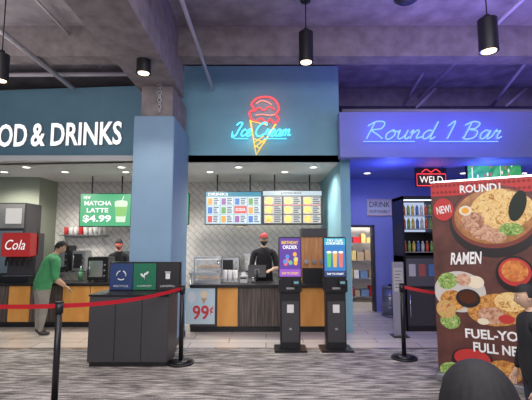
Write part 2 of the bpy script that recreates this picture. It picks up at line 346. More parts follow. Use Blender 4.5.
# ---------------- menu boards
def E(name,c,s=1): return em('scr_'+name,c,s)
def menu(px0,px1,py0,py1,D,style):
    x0,z1=W(px0,py0,D); x1,z0=W(px1,py1,D); w=x1-x0;h=z1-z0; b=B()
    b.box(blk,-.02,w+.02,.0,.06,-.02,h+.02,.006)
    y=-.002
    def T(m,s,a,c,d,e,yy=-.006,bo=.02): b.text(m,s,a*w,c*w,d*h,e*h,yy,bold=bo)
    def Rr(m,a,c,d,e,yy=-.004): b.rect(m,a*w,c*w,d*h,e*h,yy)
    if style=='matcha':
        b.rect(E('green',(.05,.42,.18),1.1),0,w,0,h,y)
        T(E('w',(1,1,1),1.1),'NEW',.06,.2,.84,.94); T(E('w',(1,1,1)),'MATCHA',.08,.62,.64,.78,bo=.03); T(E('w',(1,1,1)),'LATTE',.13,.56,.42,.56,bo=.03); T(E('w',(1,1,1)),'$4.99',.06,.62,.1,.34,bo=.03)
        b.poly(E('cup',(.75,.9,.7)),[(.72*w,-.005,.12*h),(.9*w,-.005,.12*h),(.94*w,-.005,.72*h),(.68*w,-.005,.72*h)])
        b.poly(E('matcha',(.25,.6,.15)),[(.71*w,-.007,.3*h),(.91*w,-.007,.3*h),(.93*w,-.007,.6*h),(.69*w,-.007,.6*h)])
        b.ell(E('cup',(.75,.9,.7)),.81*w,.74*h,.13*w,.06*h,-.008); b.tube(E('w',(1,1,1)),[(.82*w,-.01,.75*h),(.86*w,-.01,.93*h)],.008,6)
    elif style=='drinks':
        Rr(E('pale',(.50,.72,.82),.9),0,1,0,1,y); Rr(E('teal',(.03,.28,.42)),0,1,.86,1); T(E('w',(1,1,1)),'DRINKS',.04,.4,.885,.97)
        for i in range(4):
            for j in range(3):
                a=.03+i*.245;d=.03+j*.275
                Rr(E('cardw',(.78,.88,.92)),a,a+.22,d,d+.25)
                c=[(.8,.12,.12),(.08,.25,.7),(.9,.45,.08),(.2,.45,.15),(.4,.15,.45)][(i*2+j)%5]
                Rr(E('c%d'%((i*2+j)%5),c),a+.01,a+.09,d+.02,d+.22,-.006)
                for k in range(4): Rr(E('ink',(.08,.12,.2)),a+.11,a+.11+random.uniform(.06,.10),d+.03+k*.055,d+.06+k*.055,-.006)
        Rr(E('c0',(.8,.12,.12)),.52,.74,.33,.56,-.007); T(E('w',(1,1,1)),'SODA',.54,.72,.4,.5,-.009)
    else:
        Rr(E('dark',(.03,.035,.04)),0,1,0,1,y); Rr(E('head',(.55,.68,.75)),0,1,.86,1); T(E('ink',(.08,.12,.2)),'JAPANESE',.3,.66,.89,.97)
        for i in range(3):
            for j in range(3):
                a=.02+i*.33;d=.03+j*.275
                Rr(E('cardg',(.62,.62,.56)),a,a+.3,d,d+.25)
                b.ell(foodmat('menu_food',[(.35,.10,.02),(.8,.45,.12),(.7,.12,.04)],22,.8),(a+.08)*w,(d+.12)*h,.065*w,.11*h,-.006,16)
                for k in range(4): Rr(E('ink',(.08,.12,.2)),a+.17,a+.17+random.uniform(.07,.12),d+.03+k*.055,d+.06+k*.055,-.006)
        Rr(E('c0',(.8,.12,.12)),.02,.98,.56,.585,-.007)
    for q in (.2,.8): b.tube(blk,[(q*w,.05,h),(q*w,.05,KZ-z0-.002)],.015)
    b.obj('menu_screen',(x0,D,z0))
menu(81,130,194,226,9.0,'matcha'); menu(170,188,194,224,9.0,'matcha')
menu(206,261,192,224,8.8,'drinks'); menu(263,322,191,224,8.8,'japan')
# ---------------- counters
def counter(x0,x1,y0,y1,h,panels):
    b=B(); b.box(blk,x0-.0,x1,y0-.06,y1,h-.05,h,.008); b.box(dgrey,x0,x1,y0+.02,y1-.05,.1,h-.05); b.box(blk,x0,x1,y0+.07,y1-.1,0,.1)
    for a,c,m in panels: b.box(m,a+.006,c-.006,y0,y0+.03,.11,h-.055,.004)
    return b
H=WZ(284.5,7.3)
def xx(px,D=7.3): return WX(px,300,D)
b=counter(-1.36,1.36,7.3,7.95,H,[(-1.36,xx(217),dgrey),(xx(217),xx(238),orange),(xx(238),xx(281),dwood),(xx(281),xx(300),dwood),(xx(300),xx(326),orange),(xx(326),1.36,dwood)])
b.obj('service_counter')
b=B(); w=xx(215)-xx(186); zb0=WZ(324,7.3); zt_=WZ(288,7.3); h=zt_-zb0
b.box(mat('poster_blue',(.55,.68,.74),.5),0,w,-.006,0,0,h)
b.text(mat('ink_red',(.65,.05,.05),.6),'99',.24*w,.80*w,.12*h,.52*h,-.009,bold=.02); b.text(MC['ink_red'],'¢',.83*w,.95*w,.26*h,.5*h,-.009,bold=.02)
b.ell(white,.2*w,.74*h,.13*w,.16*h,-.0075); b.ell(mat('scoop_cream',(.85,.7,.5)),.62*w,.82*h,.13*w,.11*h,-.009); b.poly(mat('cone_tan',(.6,.33,.12)),[(.5*w,-.0085,.8*h),(.74*w,-.0085,.8*h),(.62*w,-.0085,.55*h)])
b.obj('counter_poster',(xx(186),7.292,zb0))
HL=WZ(283,7.7)
def xl(px): return WX(px,300,7.7)
b=counter(-7.0,-2.15,7.7,8.3,HL,[(-7,-5.6,orange),(-5.6,xl(8),dwood),(xl(8),xl(30),orange),(xl(30),xl(62),dwood),(xl(62),xl(90),orange),(xl(90),xl(112),orange),(xl(112),-2.15,dwood)])
b.obj('pickup_counter')
b=B(); x0,x1=WX(302,250,7.5),WX(326,250,7.5); z1=WZ(237,7.5)
b.box(bwood,x0,x1,7.5,7.85,H,z1,.006); b.box(dgrey,x0-.01,x1+.02,7.47,7.88,z1,z1+.16,.006); b.box(blk,x0-.0,x1+.0,7.485,7.5,H,H+.28,.004)
for i in range(3): b.cyl(steel,(x0+.08+i*.14,7.49,H+.4),.04,.06,'Y')
b.obj('wood_cup_dispenser_cabinet')
b=B(); x0,x1=-1.34,WX(221,270,7.6); w=x1-x0; hh=WZ(257,7.55)-H
b.box(steel,0,w,0,.4,0,.05); b.box(steel,0,w,0,.4,hh-.03,hh)
for x in (0,w-.02):
    for y in (0,.38): b.box(steel,x,x+.02,y,y+.02,.05,hh-.03)
b.box(glass,.01,w-.01,.005,.01,.05,hh-.03); b.box(steel,.02,w-.02,.05,.36,.24,.25)
b.box(em('case_light',(1,.95,.85),1.2),.03,w-.03,.1,.14,hh-.05,hh-.04)
for i in range(6):
    b.sph(foodmat('pastry',[(.5,.25,.08),(.8,.5,.2)],20),(.08+i*(w-.16)/5,.2,.29),.045,(1.2,1,.8),12); b.sph(MC['pastry'],(.08+i*(w-.16)/5,.2,.09),.045,(1.2,1,.8),12)
b.obj('pastry_display_case',(x0,7.5,H))
b=B(); M=Matrix.Rotation(math.radians(-18),4,'X')
b.cyl(blk,(0,0,.01),.11,.02); b.tube(blk,[(0,0,.01),(0,.02,.25)],.02); b.box(blk,-.17,.17,-.015,.015,.10,.34,.008,M=M); b.box(mat('pos_back',(.08,.08,.09),.3),-.05,.05,-.03,-.01,.16,.26,.004,M=M)
b.obj('pos_terminal',(WX(257,265,7.6),7.62,H))
b=B(); b.box(mat('beige_plastic',(.6,.6,.58),.5),-.07,.07,-.1,.1,0,.14,.01); b.rect(white,-.04,.04,.14,.2,-.02); b.box(blk,-.06,.06,-.105,-.09,.08,.11); b.obj('receipt_printer',(WX(244,270,7.65),7.6,H))
b=B()
for i in range(3):
    for k in range(4): b.cyl(white,(i*.1,0,.06+k*.035),.035,.1,r2=.045,seg=16)
b.box(steel,-.05,.25,-.06,.06,0,.012); b.obj('stacked_cups',(WX(224.5,270,7.7),7.82,H))
def backtable(x0,x1):
    b=B(); b.box(steel,x0,x1,9.35,9.98,.86,.9,.005); b.box(steel,x0+.04,x1-.04,9.4,9.95,.3,.33)
    for x in (x0+.05,(x0+x1)/2,x1-.05):
        for y in (9.42,9.92): b.tube(steel,[(x,y,0),(x,y,.87)],.022)
    b.obj('steel_prep_table')
backtable(-1.8,1.2); backtable(-5.1,-2.1)
def appliance(name,x,y,z,w,d,h,body,front=None,knobs=3,extra=None):
    b=B(); b.box(body,-w/2,w/2,-d/2,d/2,.03,h,.012)
    for sx in (-1,1):
        for sy in (-1,1): b.cyl(blk,(sx*w*.4,sy*d*.4,.015),.02,.03)
    b.box(front or blk,-w*.42,w*.25,-d/2-.01,-d/2,h*.2,h*.85,.004)
    b.tube(chrome,[(-w*.36,-d/2-.035,h*.25),(-w*.36,-d/2-.035,h*.8)],.008)
    for k in range(knobs): b.cyl(chrome,(w*.36,-d/2-.015,h*(.25+.22*k)),.018,.03,'Y')
    if extra: extra(b)
    b.obj(name,(x,y,z))
appliance('microwave_oven',-.9,9.6,.9,.55,.45,.34,steel)
appliance('convection_oven',.6,9.6,.9,.6,.5,.5,steel,glass)
appliance('food_warmer',-.3,9.65,.9,.4,.4,.42,steel,offw)
appliance('espresso_machine',WX(101,265,8.05),8.07,HL,.40,.36,.48,blkm,steel)
appliance('blender_station',WX(127,265,9.6),9.6,.9,.3,.4,.5,steel)
appliance('coffee_brewer',WX(65,260,9.6),9.6,.9,.34,.4,.62,blkm,steel)
appliance('hot_water_tower',WX(82,260,9.6),9.6,.9,.3,.35,.5,steel)
def shelf(name,x0,x1,y0,y1,z0,z1,n,fill=True):
    b=B()
    for x in (x0,x1):
        for y in (y0,y1): b.tube(steel,[(x,y,z0),(x,y,z1)],.014)
    cols=[mat('carton_brown',(.45,.32,.2)),white,mat('carton_blue',(.15,.25,.45)),red,mat('carton_yel',(.7,.55,.2))]
    for i in range(n):
        z=z0+.15+(z1-z0-.2)*i/max(1,n-1); b.box(steel,x0,x1,y0,y1,z-.012,z)
        x=x0+.03
        while fill and x<x1-.15 and z<z1-.1:
            w=random.uniform(.1,.22); h=random.uniform(.12,.28); b.box(random.choice(cols),x,min(x+w,x1-.02),y0+.05,y1-.05,z,z+h,.005); x+=w+.03
    b.obj(name)
shelf('storeroom_shelving_rack',2.0,3.2,10.9,11.3,0,2.1,5)
b=B(); b.box(steel,-5.0,-3.9,9.7,9.98,1.75,1.78)
for i in range(9): b.cyl(random.choice([white,red,offw]),(-4.9+i*.12,9.84,1.87),.045,.18,r2=.05,seg=14)
for x in (-4.9,-4.0): b.tube(steel,[(x,9.98,1.55),(x,9.72,1.76)],.01)
b.obj('wall_cup_shelf')
b=B(); x=WX(240,238,9.5); b.cyl(steel,(0,0,0),.14,.16,r2=.05,axis='Z'); b.tube(steel,[(0,0,.05),(0,0,KZ-2.05)],.01); b.cyl(em('lamp_g',(1,.7,.4),2),(0,0,-.075),.1,.01); b.obj('heat_lamp',(x,9.4,2.05))
b=B(); x0,x1=WX(6,255,7.9),WX(34,255,7.9); w=x1-x0; zt_=WZ(233,7.9)-HL
b.box(blkm,0,w,.0,.5,0,.12,.01); b.box(dgrey,0,w,.2,.5,.12,zt_,.015); b.box(em('soda_red',(.6,.02,.02),.55),0,w,-.02,.3,zt_*.52,zt_,.02)
b.text(em('soda_white',(1,1,1),.9),'Cola',w*.15,w*.85,zt_*.66,zt_*.86,-.024,shear=.3,bold=.0)
for i in range(5): b.cyl(blk,(w*(.12+.19*i),.08,zt_*.47),.02,.08); b.box(blk,w*(.12+.19*i)-.015,w*(.12+.19*i)+.015,.05,.07,zt_*.33,zt_*.45)
b.box(steel,.03,w-.03,.02,.2,.12,.125); b.obj('soda_fountain',(x0,7.75,HL))
b=B(); x0=WX(-16,220,8.6); x1=WX(27,220,8.6); w=x1-x0; zt_=WZ(203,8.6)
b.box(dgrey,0,w,0,.6,0,zt_,.015); b.box(mat('grey_panel',(.22,.22,.22),.4),.03,w-.03,-.02,0,zt_-.55,zt_-.03,.006)
b.box(em('frz_white',(.75,.72,.68),.8),w*.55,w*.92,-.03,-.02,zt_-.45,zt_-.12,.003); b.box(steel,.05,w-.05,-.02,0,.95,zt_-.6,.004); b.tube(chrome,[(.12,-.06,1.1),(.12,-.06,1.5)],.012); b.obj('upright_freezer',(x0,8.55,0))
for i,px in enumerate((38,76)):
    b=B(); b.cyl(mat('bottle_grn',(.1,.3,.15),.2),(0,0,.09),.04,.18); b.cyl(MC['bottle_grn'],(0,0,.21),.04,.06,r2=.015); b.cyl(white,(0,0,.26),.015,.05); b.obj('syrup_bottle',(WX(px,275,7.95),8.15,HL))
# ---------------- recycling station
b=B(); x0,x1=WX(88,330,5.33),WX(168,330,5.33); w=x1-x0; h=WZ(296.5,5.33); d=.55
b.box(dgrey,0,w,0,d,.06,h,.008); b.box(blk,.02,w-.02,.03,d-.02,0,.06); b.box(blkm,-.01,w+.01,-.01,d,h,h+.025,.004)
for i in (1,2): b.box(blk,w*i/3-.004,w*i/3+.004,-.004,.01,.08,h-.02)
px0=WX(109,275,5.7)-x0; pw=(w+.05-px0)/3; hz=WZ(262,5.75)
b.box(blkm,px0-.01,w+.06,.42,.5,h,hz,.006)
for i,(c,t) in enumerate((((.02,.05,.16),'RECYCLE'),((.01,.16,.08),'COMPOST'),((.015,.015,.018),'LANDFILL'))):
    a=px0+i*pw; mm=mat('bin_sign%d'%i,c,.4); b.box(mm,a+.004,a+pw-.004,.40,.42,h+.04,hz-.02,.002)
    b.text(white,t,a+.06,a+pw-.06,h+.08,h+.105,.396)
    cxx=a+pw/2; cz_=h+.24
    if i==0:
        for k in range(3):
            an=math.radians(90+120*k); an2=math.radians(90+120*(k+1))
            p=[(cxx+.065*math.cos(an+t_*(an2-an)+.25),.392,cz_+.065*math.sin(an+t_*(an2-an)+.25)) for t_ in (0,.25,.5,.7)]
            b.tube(white,p,.008,6)
    elif i==1:
        b.tube(white,[(cxx,.392,cz_-.06),(cxx,.392,cz_+.03)],.006,6); b.ell(white,cxx+.03,cz_+.03,.035,.016,.39,rot=.7); b.ell(white,cxx-.03,cz_,.035,.016,.39,rot=2.4)
    else:
        b.box(white,cxx-.03,cxx+.03,.388,.396,cz_-.05,cz_+.03); b.box(white,cxx-.04,cxx+.04,.388,.396,cz_+.04,cz_+.052)
for i in range(3): b.cyl(blk,(w*(i+.5)/3,.2,h+.027),.11,.006)
b.obj('recycling_station',(x0,5.33,0))
# ---------------- kiosks
def kiosk(px,D,kind):
    x=WX(px,300,D); b=B(); zt_=WZ(237,D); zb_=WZ(277,D); w=.175
    b.box(blkm,-.24,.24,-.2,.2,0,.025,.008); b.box(blk,-.15,.15,-.08,.12,.025,zb_-.2,.015); b.box(dgrey,-.13,.13,-.09,-.08,.12,.72,.004)
    b.box(blkm,-.17,.17,-.14,.12,zb_-.22,zb_-.02,.015); b.box(blk,-w,w,-.06,.03,zb_-.03,zt_,.012)
    b.box(mat('kiosk_slot',(.3,.3,.32),.4),-.06,.06,-.145,-.13,zb_-.17,zb_-.14); b.box(blk,.03,.13,-.22,-.12,zb_-.12,zb_-.03,.008); b.box(E('pin',(.2,.5,.6),.6),.045,.115,-.2205,-.215,zb_-.08,zb_-.045)
    b.box(white,-.05,.05,-.0935,-.09,.55,.67); b.box(mat('key_lock',(.3,.3,.3),.3),-.02,.02,-.0945,-.09,.3,.33)
    H2=zt_-zb_-.0; z0=zb_
    def R(m,a,c,d,e,y=-.063): b.rect(m,a*.32-.16,c*.32-.16,z0+d*H2,z0+e*H2,y)
    def T(m,s,a,c,d,e,bo=.03): b.text(m,s,a*.32-.16,c*.32-.16,z0+d*H2,z0+e*H2,-.067,bold=bo)
    wv=E('w',(1,1,1),1.1)
    if kind==0:
        R(E('purple',(.12,.04,.36),1),0,1,.02,.97,-.0625); R(E('violet',(.35,.10,.62)),0,1,.02,.2); T(E('yel',(1,.65,.08)),'BIRTHDAY',.1,.9,.82,.9); T(wv,'ORDER',.15,.85,.7,.79); T(E('yel',(1,.65,.08)),'TAP TO START',.1,.9,.07,.13)
        for i in range(9):
            b.ell(E('k%d'%(i%5),[(.9,.15,.2),(.15,.6,.3),(1,.5,.05),(.1,.3,.8),(.9,.7,.2)][i%5]),random.uniform(-.12,.12),z0+H2*random.uniform(.3,.62),.03,.035,-.065-.0003*i,14)
    else:
        R(E('sky',(.03,.22,.6),1),0,1,.02,.97,-.0625); R(E('cyn',(.06,.5,.7)),0,1,.8,.97); T(wv,'TRY OUR',.12,.88,.88,.94); T(wv,'DRINKS',.1,.9,.81,.87); R(E('navy',(.02,.05,.2)),0,1,.02,.16); T(wv,'TAP TO START',.1,.9,.06,.11)
        for i,(c) in enumerate([(.15,.6,.15),(.9,.5,.1),(.85,.2,.15)]):
            xx_=-.09+.09*i
            b.poly(E('d%d'%i,c),[(xx_-.025,-.066,z0+.25*H2),(xx_+.025,-.066,z0+.25*H2),(xx_+.035,-.066,z0+.6*H2),(xx_-.035,-.066,z0+.6*H2)]); b.ell(wv,xx_,z0+.62*H2,.038,.018,-.068,16)
    b.obj('ordering_kiosk',(x,D,0))
kiosk(290,6.2,0); kiosk(335,6.2,1)
# ---------------- stanchions
def stan(x,y,name='queue_stanchion',H_=1.0,beltto=None):
    b=B(); b.cyl(blkm,(0,0,.012),.175,.024,seg=36); b.cyl(blkm,(0,0,.035),.16,.025,r2=.05,seg=36); b.cyl(blkm,(0,0,.5),.03,.95); b.cyl(blk,(0,0,H_-.04),.037,.1); b.cyl(blk,(0,0,H_+.015),.04,.012); 
    o=b.obj(name,(x,y,0))
    for q in (beltto or []):
        bb=B(); dx,dy=q[0]-x,q[1]-y; n=14; t=bmesh.new(); pr=None; sag=q[2]
        for i in range(n+1):
            f=i/n; zz=H_-.02-sag*4*f*(1-f); vs=[t.verts.new((dx*f,dy*f,zz-.022)),t.verts.new((dx*f,dy*f,zz+.022))]
            if pr: t.faces.new([pr[0],vs[0],vs[1],pr[1]])
            pr=vs
        bb.add(t,belt); bb.obj('belt',(0,0,0),0,o)
D2=5.5; xm=WX(181,350,D2)
P1=(WX(57,350,4.0),4.0); P3=(WX(404,350,5.72),5.72)
stan(xm,D2)
stan(*P1,beltto=[(xm,D2,.05),(-4.6,4.9,.06)]); stan(*P3,beltto=[(3.6,5.1,.1)]); stan(3.6,5.1); stan(-4.6,4.9)
# ---------------- banner
b=B(); bw,bh=1.05,2.32
bg=mat('banner_maroon',(.11,.035,.025),.5,noise=(5,.4)); 
b.box(bg,0,bw,0,.006,.08,bh); b.box(chrome,-.01,bw+.01,-.015,.02,bh,bh+.02,.004); b.box(mat('alu',(.4,.4,.42),.3,metal=.8),-.02,bw+.02,-.09,.09,0,.09,.015)
for x in (.15,bw-.15): b.box(blkm,x-.02,x+.02,-.2,.2,0,.015)
def bp(px,py): return ((px-434)/108*bw*.98,bh-(py-181)/197*bh)
def BE(m,px,py,rx,ry,y,rot=0): 
    c=bp(px,py); n=40; rx_=rx/108*bw; rz=ry/197*bh
    P=[]
    for i in range(n):
        a=2*math.pi*i/n; X=c[0]+rx_*math.cos(a)*math.cos(rot)-rz*math.sin(a)*math.sin(rot); Z=c[1]+rx_*math.cos(a)*math.sin(rot)+rz*math.sin(a)*math.cos(rot)
        P.append((min(max(X,0),bw),y,Z))
    b.poly(m,P)
def BT(m,s,px0,px1,py0,py1,y=-.012,bo=.03,sh=0,rot=0): 
    a=bp(px0,py1); c=bp(px1,py0); b.text(m,s,a[0],c[0],a[1],c[1],y,bold=bo,shear=sh,rot=rot)
bred=mat('banner_red',(.55,.035,.03),.5); cream=mat('cream',(.85,.75,.55)); wht=mat('ink_white',(.9,.88,.85),.5)
z_=bp(0,195)[1]; b.rect(bred,0,bw,z_,bh,-.002)
for i in range(22):
    for j in range(2): b.ell(mat('banner_dred',(.30,.02,.02)),.03+i*.047,bh-.04-j*.08,.018,.018,-.003,10)
BT(wht,'ROUND1',468,512,185,193,bo=.03,y=-.006)
noodles=foodmat('noodles',[(.35,.14,.03),(.8,.48,.15),(.90,.70,.32),(.7,.3,.07)],18)
broth=mat('broth',(.42,.18,.05),.3,noise=(12,.4)); bowl=mat('bowl_black',(.02,.015,.015),.3); fried=foodmat('fried',[(.22,.07,.015),(.6,.25,.05),(.8,.45,.12)],22)
greens=foodmat('greens',[(.04,.15,.02),(.25,.42,.08),(.65,.7,.3)],28); meat=foodmat('meat',[(.30,.10,.05),(.6,.33,.2),(.75,.5,.35)],16)
BE(bowl,503,222,48,35,-.003,.1); BE(mat('bowl_rim',(.22,.05,.035)),503,218,45,30,-.004,.1); BE(broth,503,217,42,27,-.005,.1); BE(noodles,510,213,34,19,-.006,.2); BE(noodles,500,203,22,10,-.0065,.5)
BE(meat,480,222,13,9,-.008,.3); BE(meat,490,232,13,8,-.0085,-.2); BE(meat,503,236,12,7,-.0087,-.1); BE(greens,520,230,12,6,-.009); BE(cream,473,211,7,5,-.0095); BE(mat('yolk',(.9,.4,.03)),473,211,4,3,-.010); BE(mat('nori',(.01,.02,.01)),528,208,8,15,-.0105,-.3)
BE(bred,448,209,11.5,11.5,-.0115); BT(wht,'NEW!',440,457,205,213,rot=.15,y=-.0135,bo=.02)
BT(wht,'RAMEN',453,489,252,264,sh=.3,bo=.03,rot=.06)
BE(bowl,521,272,19,17,-.004); BE(bred,521,270,16,13,-.005); BE(foodmat('soup',[(.5,.1,.02),(.85,.35,.08)],12),521,269,13,10,-.006)
BE(mat('plate_white',(.62,.58,.52)),462,291,28,20,-.004); BE(greens,449,281,11,8,-.006,.4); BE(fried,454,300,14,10,-.006); BE(cream,480,281,9,6,-.007); BE(meat,467,279,8,6,-.0075)
BE(bowl,471,297,13,9,-.008); BE(mat('sauce',(.09,.025,.01),.15),471,296,10,6,-.009)
BE(fried,502,306,32,15,-.0055,.15); BE(noodles,515,298,16,9,-.0065); BE(meat,495,312,14,8,-.0067); BE(greens,450,320,11,8,-.0065); BE(foodmat('salad',[(.4,.08,.04),(.75,.42,.15),(.35,.42,.08)],24),446,309,11,9,-.0068)
BE(cream,486,318,6,3,-.007); BE(bred,510,314,8,4,-.0072)
BT(wht,'FUEL-YOUR',466,540,325,334,bo=.03,rot=.03); BT(wht,'FULL NEW',474,532,338,347,bo=.03)
BE(bowl,472,356,22,12,-.004); BE(bred,472,354,19,9,-.005); BE(fried,505,362,18,10,-.006); BE(greens,450,368,14,8,-.006)
bx,_=W(433,300,4.9); bx+=.03
b.obj('promotional_banner',(bx,4.9,0),math.radians(-31))
# ---------------- bar area objects
b=B(); D=7.9; x0,z1=W(415,168,D); x1,z0=W(447,187,D); w=x1-x0;h=z1-z0
b.box(blk,0,w,0,.05,0,h,.006); 
nrd=em('neon_red_deep',(1,.05,.05),1.6)
b.tube(nrd,[(.025,-.015,.025),(w-.025,-.015,.025),(w-.025,-.015,h*.68),(.025,-.015,h*.68)],.009,6,True); b.text(em('beer_w',(1,.95,.9),1.2),'WELD',.08,w-.08,.08,h*.56,-.012,bold=.0); b.tube(nrd,crom([(w*.2,-.015,h*.76),(w*.35,-.015,h*.92),(w*.5,-.015,h*.78),(w*.65,-.015,h*.92),(w*.8,-.015,h*.76)]),.009,6)
for q in (.1,.9): b.tube(blk,[(q*w,.02,h),(q*w,.02,KZ-z0)],.006)
o=b.obj('neon_beer_sign',(x0,D,z0)); light('glow','POINT',(w/2,-.2,h/2),1.5,(1,.2,.15),o,.1)
b=B(); D=7.8; x0,z1=W(466,161,D); x1,z0=W(523,181,D); w=x1-x0;zd=.3;h=z1-z0+zd
b.box(blk,0,w,0,.06,0,h,.008); b.rect(foodmat('tv_field',[(.02,.20,.05),(.06,.35,.08),(.12,.45,.15)],3,.9),.02,w-.02,.02,h-.02,-.002)
for i in range(14):
    xq=random.uniform(.1,w-.1); zq=random.uniform(zd,h-.08); b.ell(E('pl%d'%(i%2),[(.9,.9,.9),(.7,.1,.15)][i%2]),xq,zq,.018,.04,-.004,10)
b.rect(E('scorebar',(.1,.12,.3)),.05,w*.4,h-.08,h-.04,-.005); b.rect(E('w',(1,1,1)),.1,.12,zd-.05,h-.1,-.003); b.rect(E('w',(1,1,1)),w*.6,w*.61,zd-.05,h-.1,-.003)
b.tube(blk,[(w/2,.04,h),(w/2,.04,KZ-z0+zd)],.03); b.obj('television',(x0,D,z0-zd))
b=B(); D=9.45; x0,z1=W(367,199,D); x1,z0=W(393,216,D); w=x1-x0;h=z1-z0
b.box(mat('sign_white',(.6,.6,.62)),0,w,0,.03,0,h,.004); b.text(blk,'DRINK',.06,w-.06,h*.52,h*.85,-.003,bold=.0); b.text(blk,'RESPONSIBLY',.06,w-.06,h*.18,h*.36,-.003,bold=.0); b.tube(red,[(.02,-.003,.02),(w-.02,-.003,.02),(w-.02,-.003,h-.02),(.02,-.003,h-.02)],.006,6,True)
b.obj('wall_notice_sign',(x0,9.47,z0))
b=B(); D=7.4; x0,_=W(404,260,D); x1,_=W(440,260,D); w=x1-x0; h=WZ(196,D)
b.box(blk,0,.03,0,.6,.0,h); b.box(blk,w-.03,w,0,.6,0,h); b.box(blk,0,w,.57,.6,0,h); b.box(blk,0,w,0,.6,h-.06,h); b.box(blk,0,w,0,.6,0,1.35,.01)
b.box(dgrey,.03,w-.03,-.01,0,.1,.75,.004); b.box(mat('cooler_strip',(.1,.1,.12),.3),.03,w-.03,-.01,0,.8,1.3,.004); b.rect(E('cool',(.55,.65,.9),.9),.03,w-.03,1.8,h-.07,.55)
cols=[(.6,.1,.05),(.2,.4,.1),(.7,.5,.1),(.1,.2,.5),(.6,.6,.6)]
for z in (1.42,1.85,2.1):
    b.box(steel,.03,w-.03,.03,.55,z-.012,z)
    for i in range(7):
        m=mat('btl%d'%(i%5),cols[i%5],.2); xq=.08+i*(w-.16)/6; b.cyl(m,(xq,.15,z+.07),.03,.14,seg=12); b.cyl(m,(xq,.15,z+.165),.03,.05,r2=.012,seg=12); b.cyl(white,(xq,.15,z+.19),.013,.02,seg=8)
for i in range(3): b.box(mat('tag%d'%i,[(.5,.5,.55),(.4,.1,.1),(.1,.2,.45)][i]),.08+i*.18,.2+i*.18,-.014,-.01,.98,1.2)
b.tube(chrome,[(.08,-.03,.25),(.08,-.03,.65)],.01)
b.box(em('cool_tube',(.8,.9,1),2.5),.05,w-.05,.04,.06,h-.08,h-.065)
b.obj('beverage_cooler',(x0,D,0))
b=B(); x0,_=W(397,280,7.0); z1=WZ(262,7.0)
b.box(mat('grey_board',(.30,.30,.36),.5),0,.2,.1,.13,0.0,z1,.004); b.rect(mat('notice_paper',(.5,.5,.52)),.02,.18,z1-.5,z1-.1,.095)
for i in range(6): b.box(dgrey,.04,.16-.02*(i%3),.092,.094,z1-.16-i*.055,z1-.15-i*.055)
b.box(dgrey,-.03,.23,0,.25,0,.02); b.obj('floor_sign_board',(x0-.08,6.9,0))
b=B(); x0,_=W(390,290,8.9); b.cyl(mat('keg',(.3,.3,.36),.35,metal=.7),(0,0,.33),.17,.58); 
for z in (.03,.2,.45,.63): b.cyl(MC['keg'],(0,0,z),.185,.03)
b.cyl(blk,(0,0,.66),.04,.05); b.obj('steel_keg',(x0,8.9,0))
b=B(); b.box(mat('bar_front',(.06,.06,.12),.5),3.6,7.9,8.7,9.3,0,1.0,.01); b.box(blk,3.55,7.95,8.62,9.32,1.0,1.06,.008)
for i in range(7): b.box(dwood,3.65+i*.55,4.15+i*.55,8.68,8.7,.1,.95,.004)
b.obj('bar_counter')
# ---------------- people
skin1=mat('skin_tan',(.55,.33,.22),.6); skin2=mat('skin_light',(.62,.40,.28),.6)
hairm=mat('hair_black',(.010,.009,.010),.75,noise=(60,.3),bump=.1)
eyeW=mat('eye_white',(.8,.8,.8),.3); lip=mat('lips',(.4,.14,.12),.5)
def skinmesh(verts,rad,edges,root,sub=2):
    me=bpy.data.meshes.new('sk'); me.from_pydata([tuple(v) for v in verts],edges,[]); o=bpy.data.objects.new('sk',me); S.collection.objects.link(o)
    bpy.context.view_layer.objects.active=o
    m=o.modifiers.new('s','SKIN'); 
    if not me.skin_vertices: 
        with bpy.context.temp_override(object=o,active_object=o): bpy.ops.mesh.customdata_skin_add()
    for i,r in enumerate(rad):
        sv=me.skin_vertices[0].data[i]; sv.radius=(r,r) if not isinstance(r,tuple) else r; sv.use_root=(i==root)
    ms=o.modifiers.new('u','SUBSURF'); ms.levels=sub
    dg=bpy.context.evaluated_depsgraph_get(); dg.update(); r=bpy.data.meshes.new_from_object(o.evaluated_get(dg)); bpy.data.objects.remove(o); return r
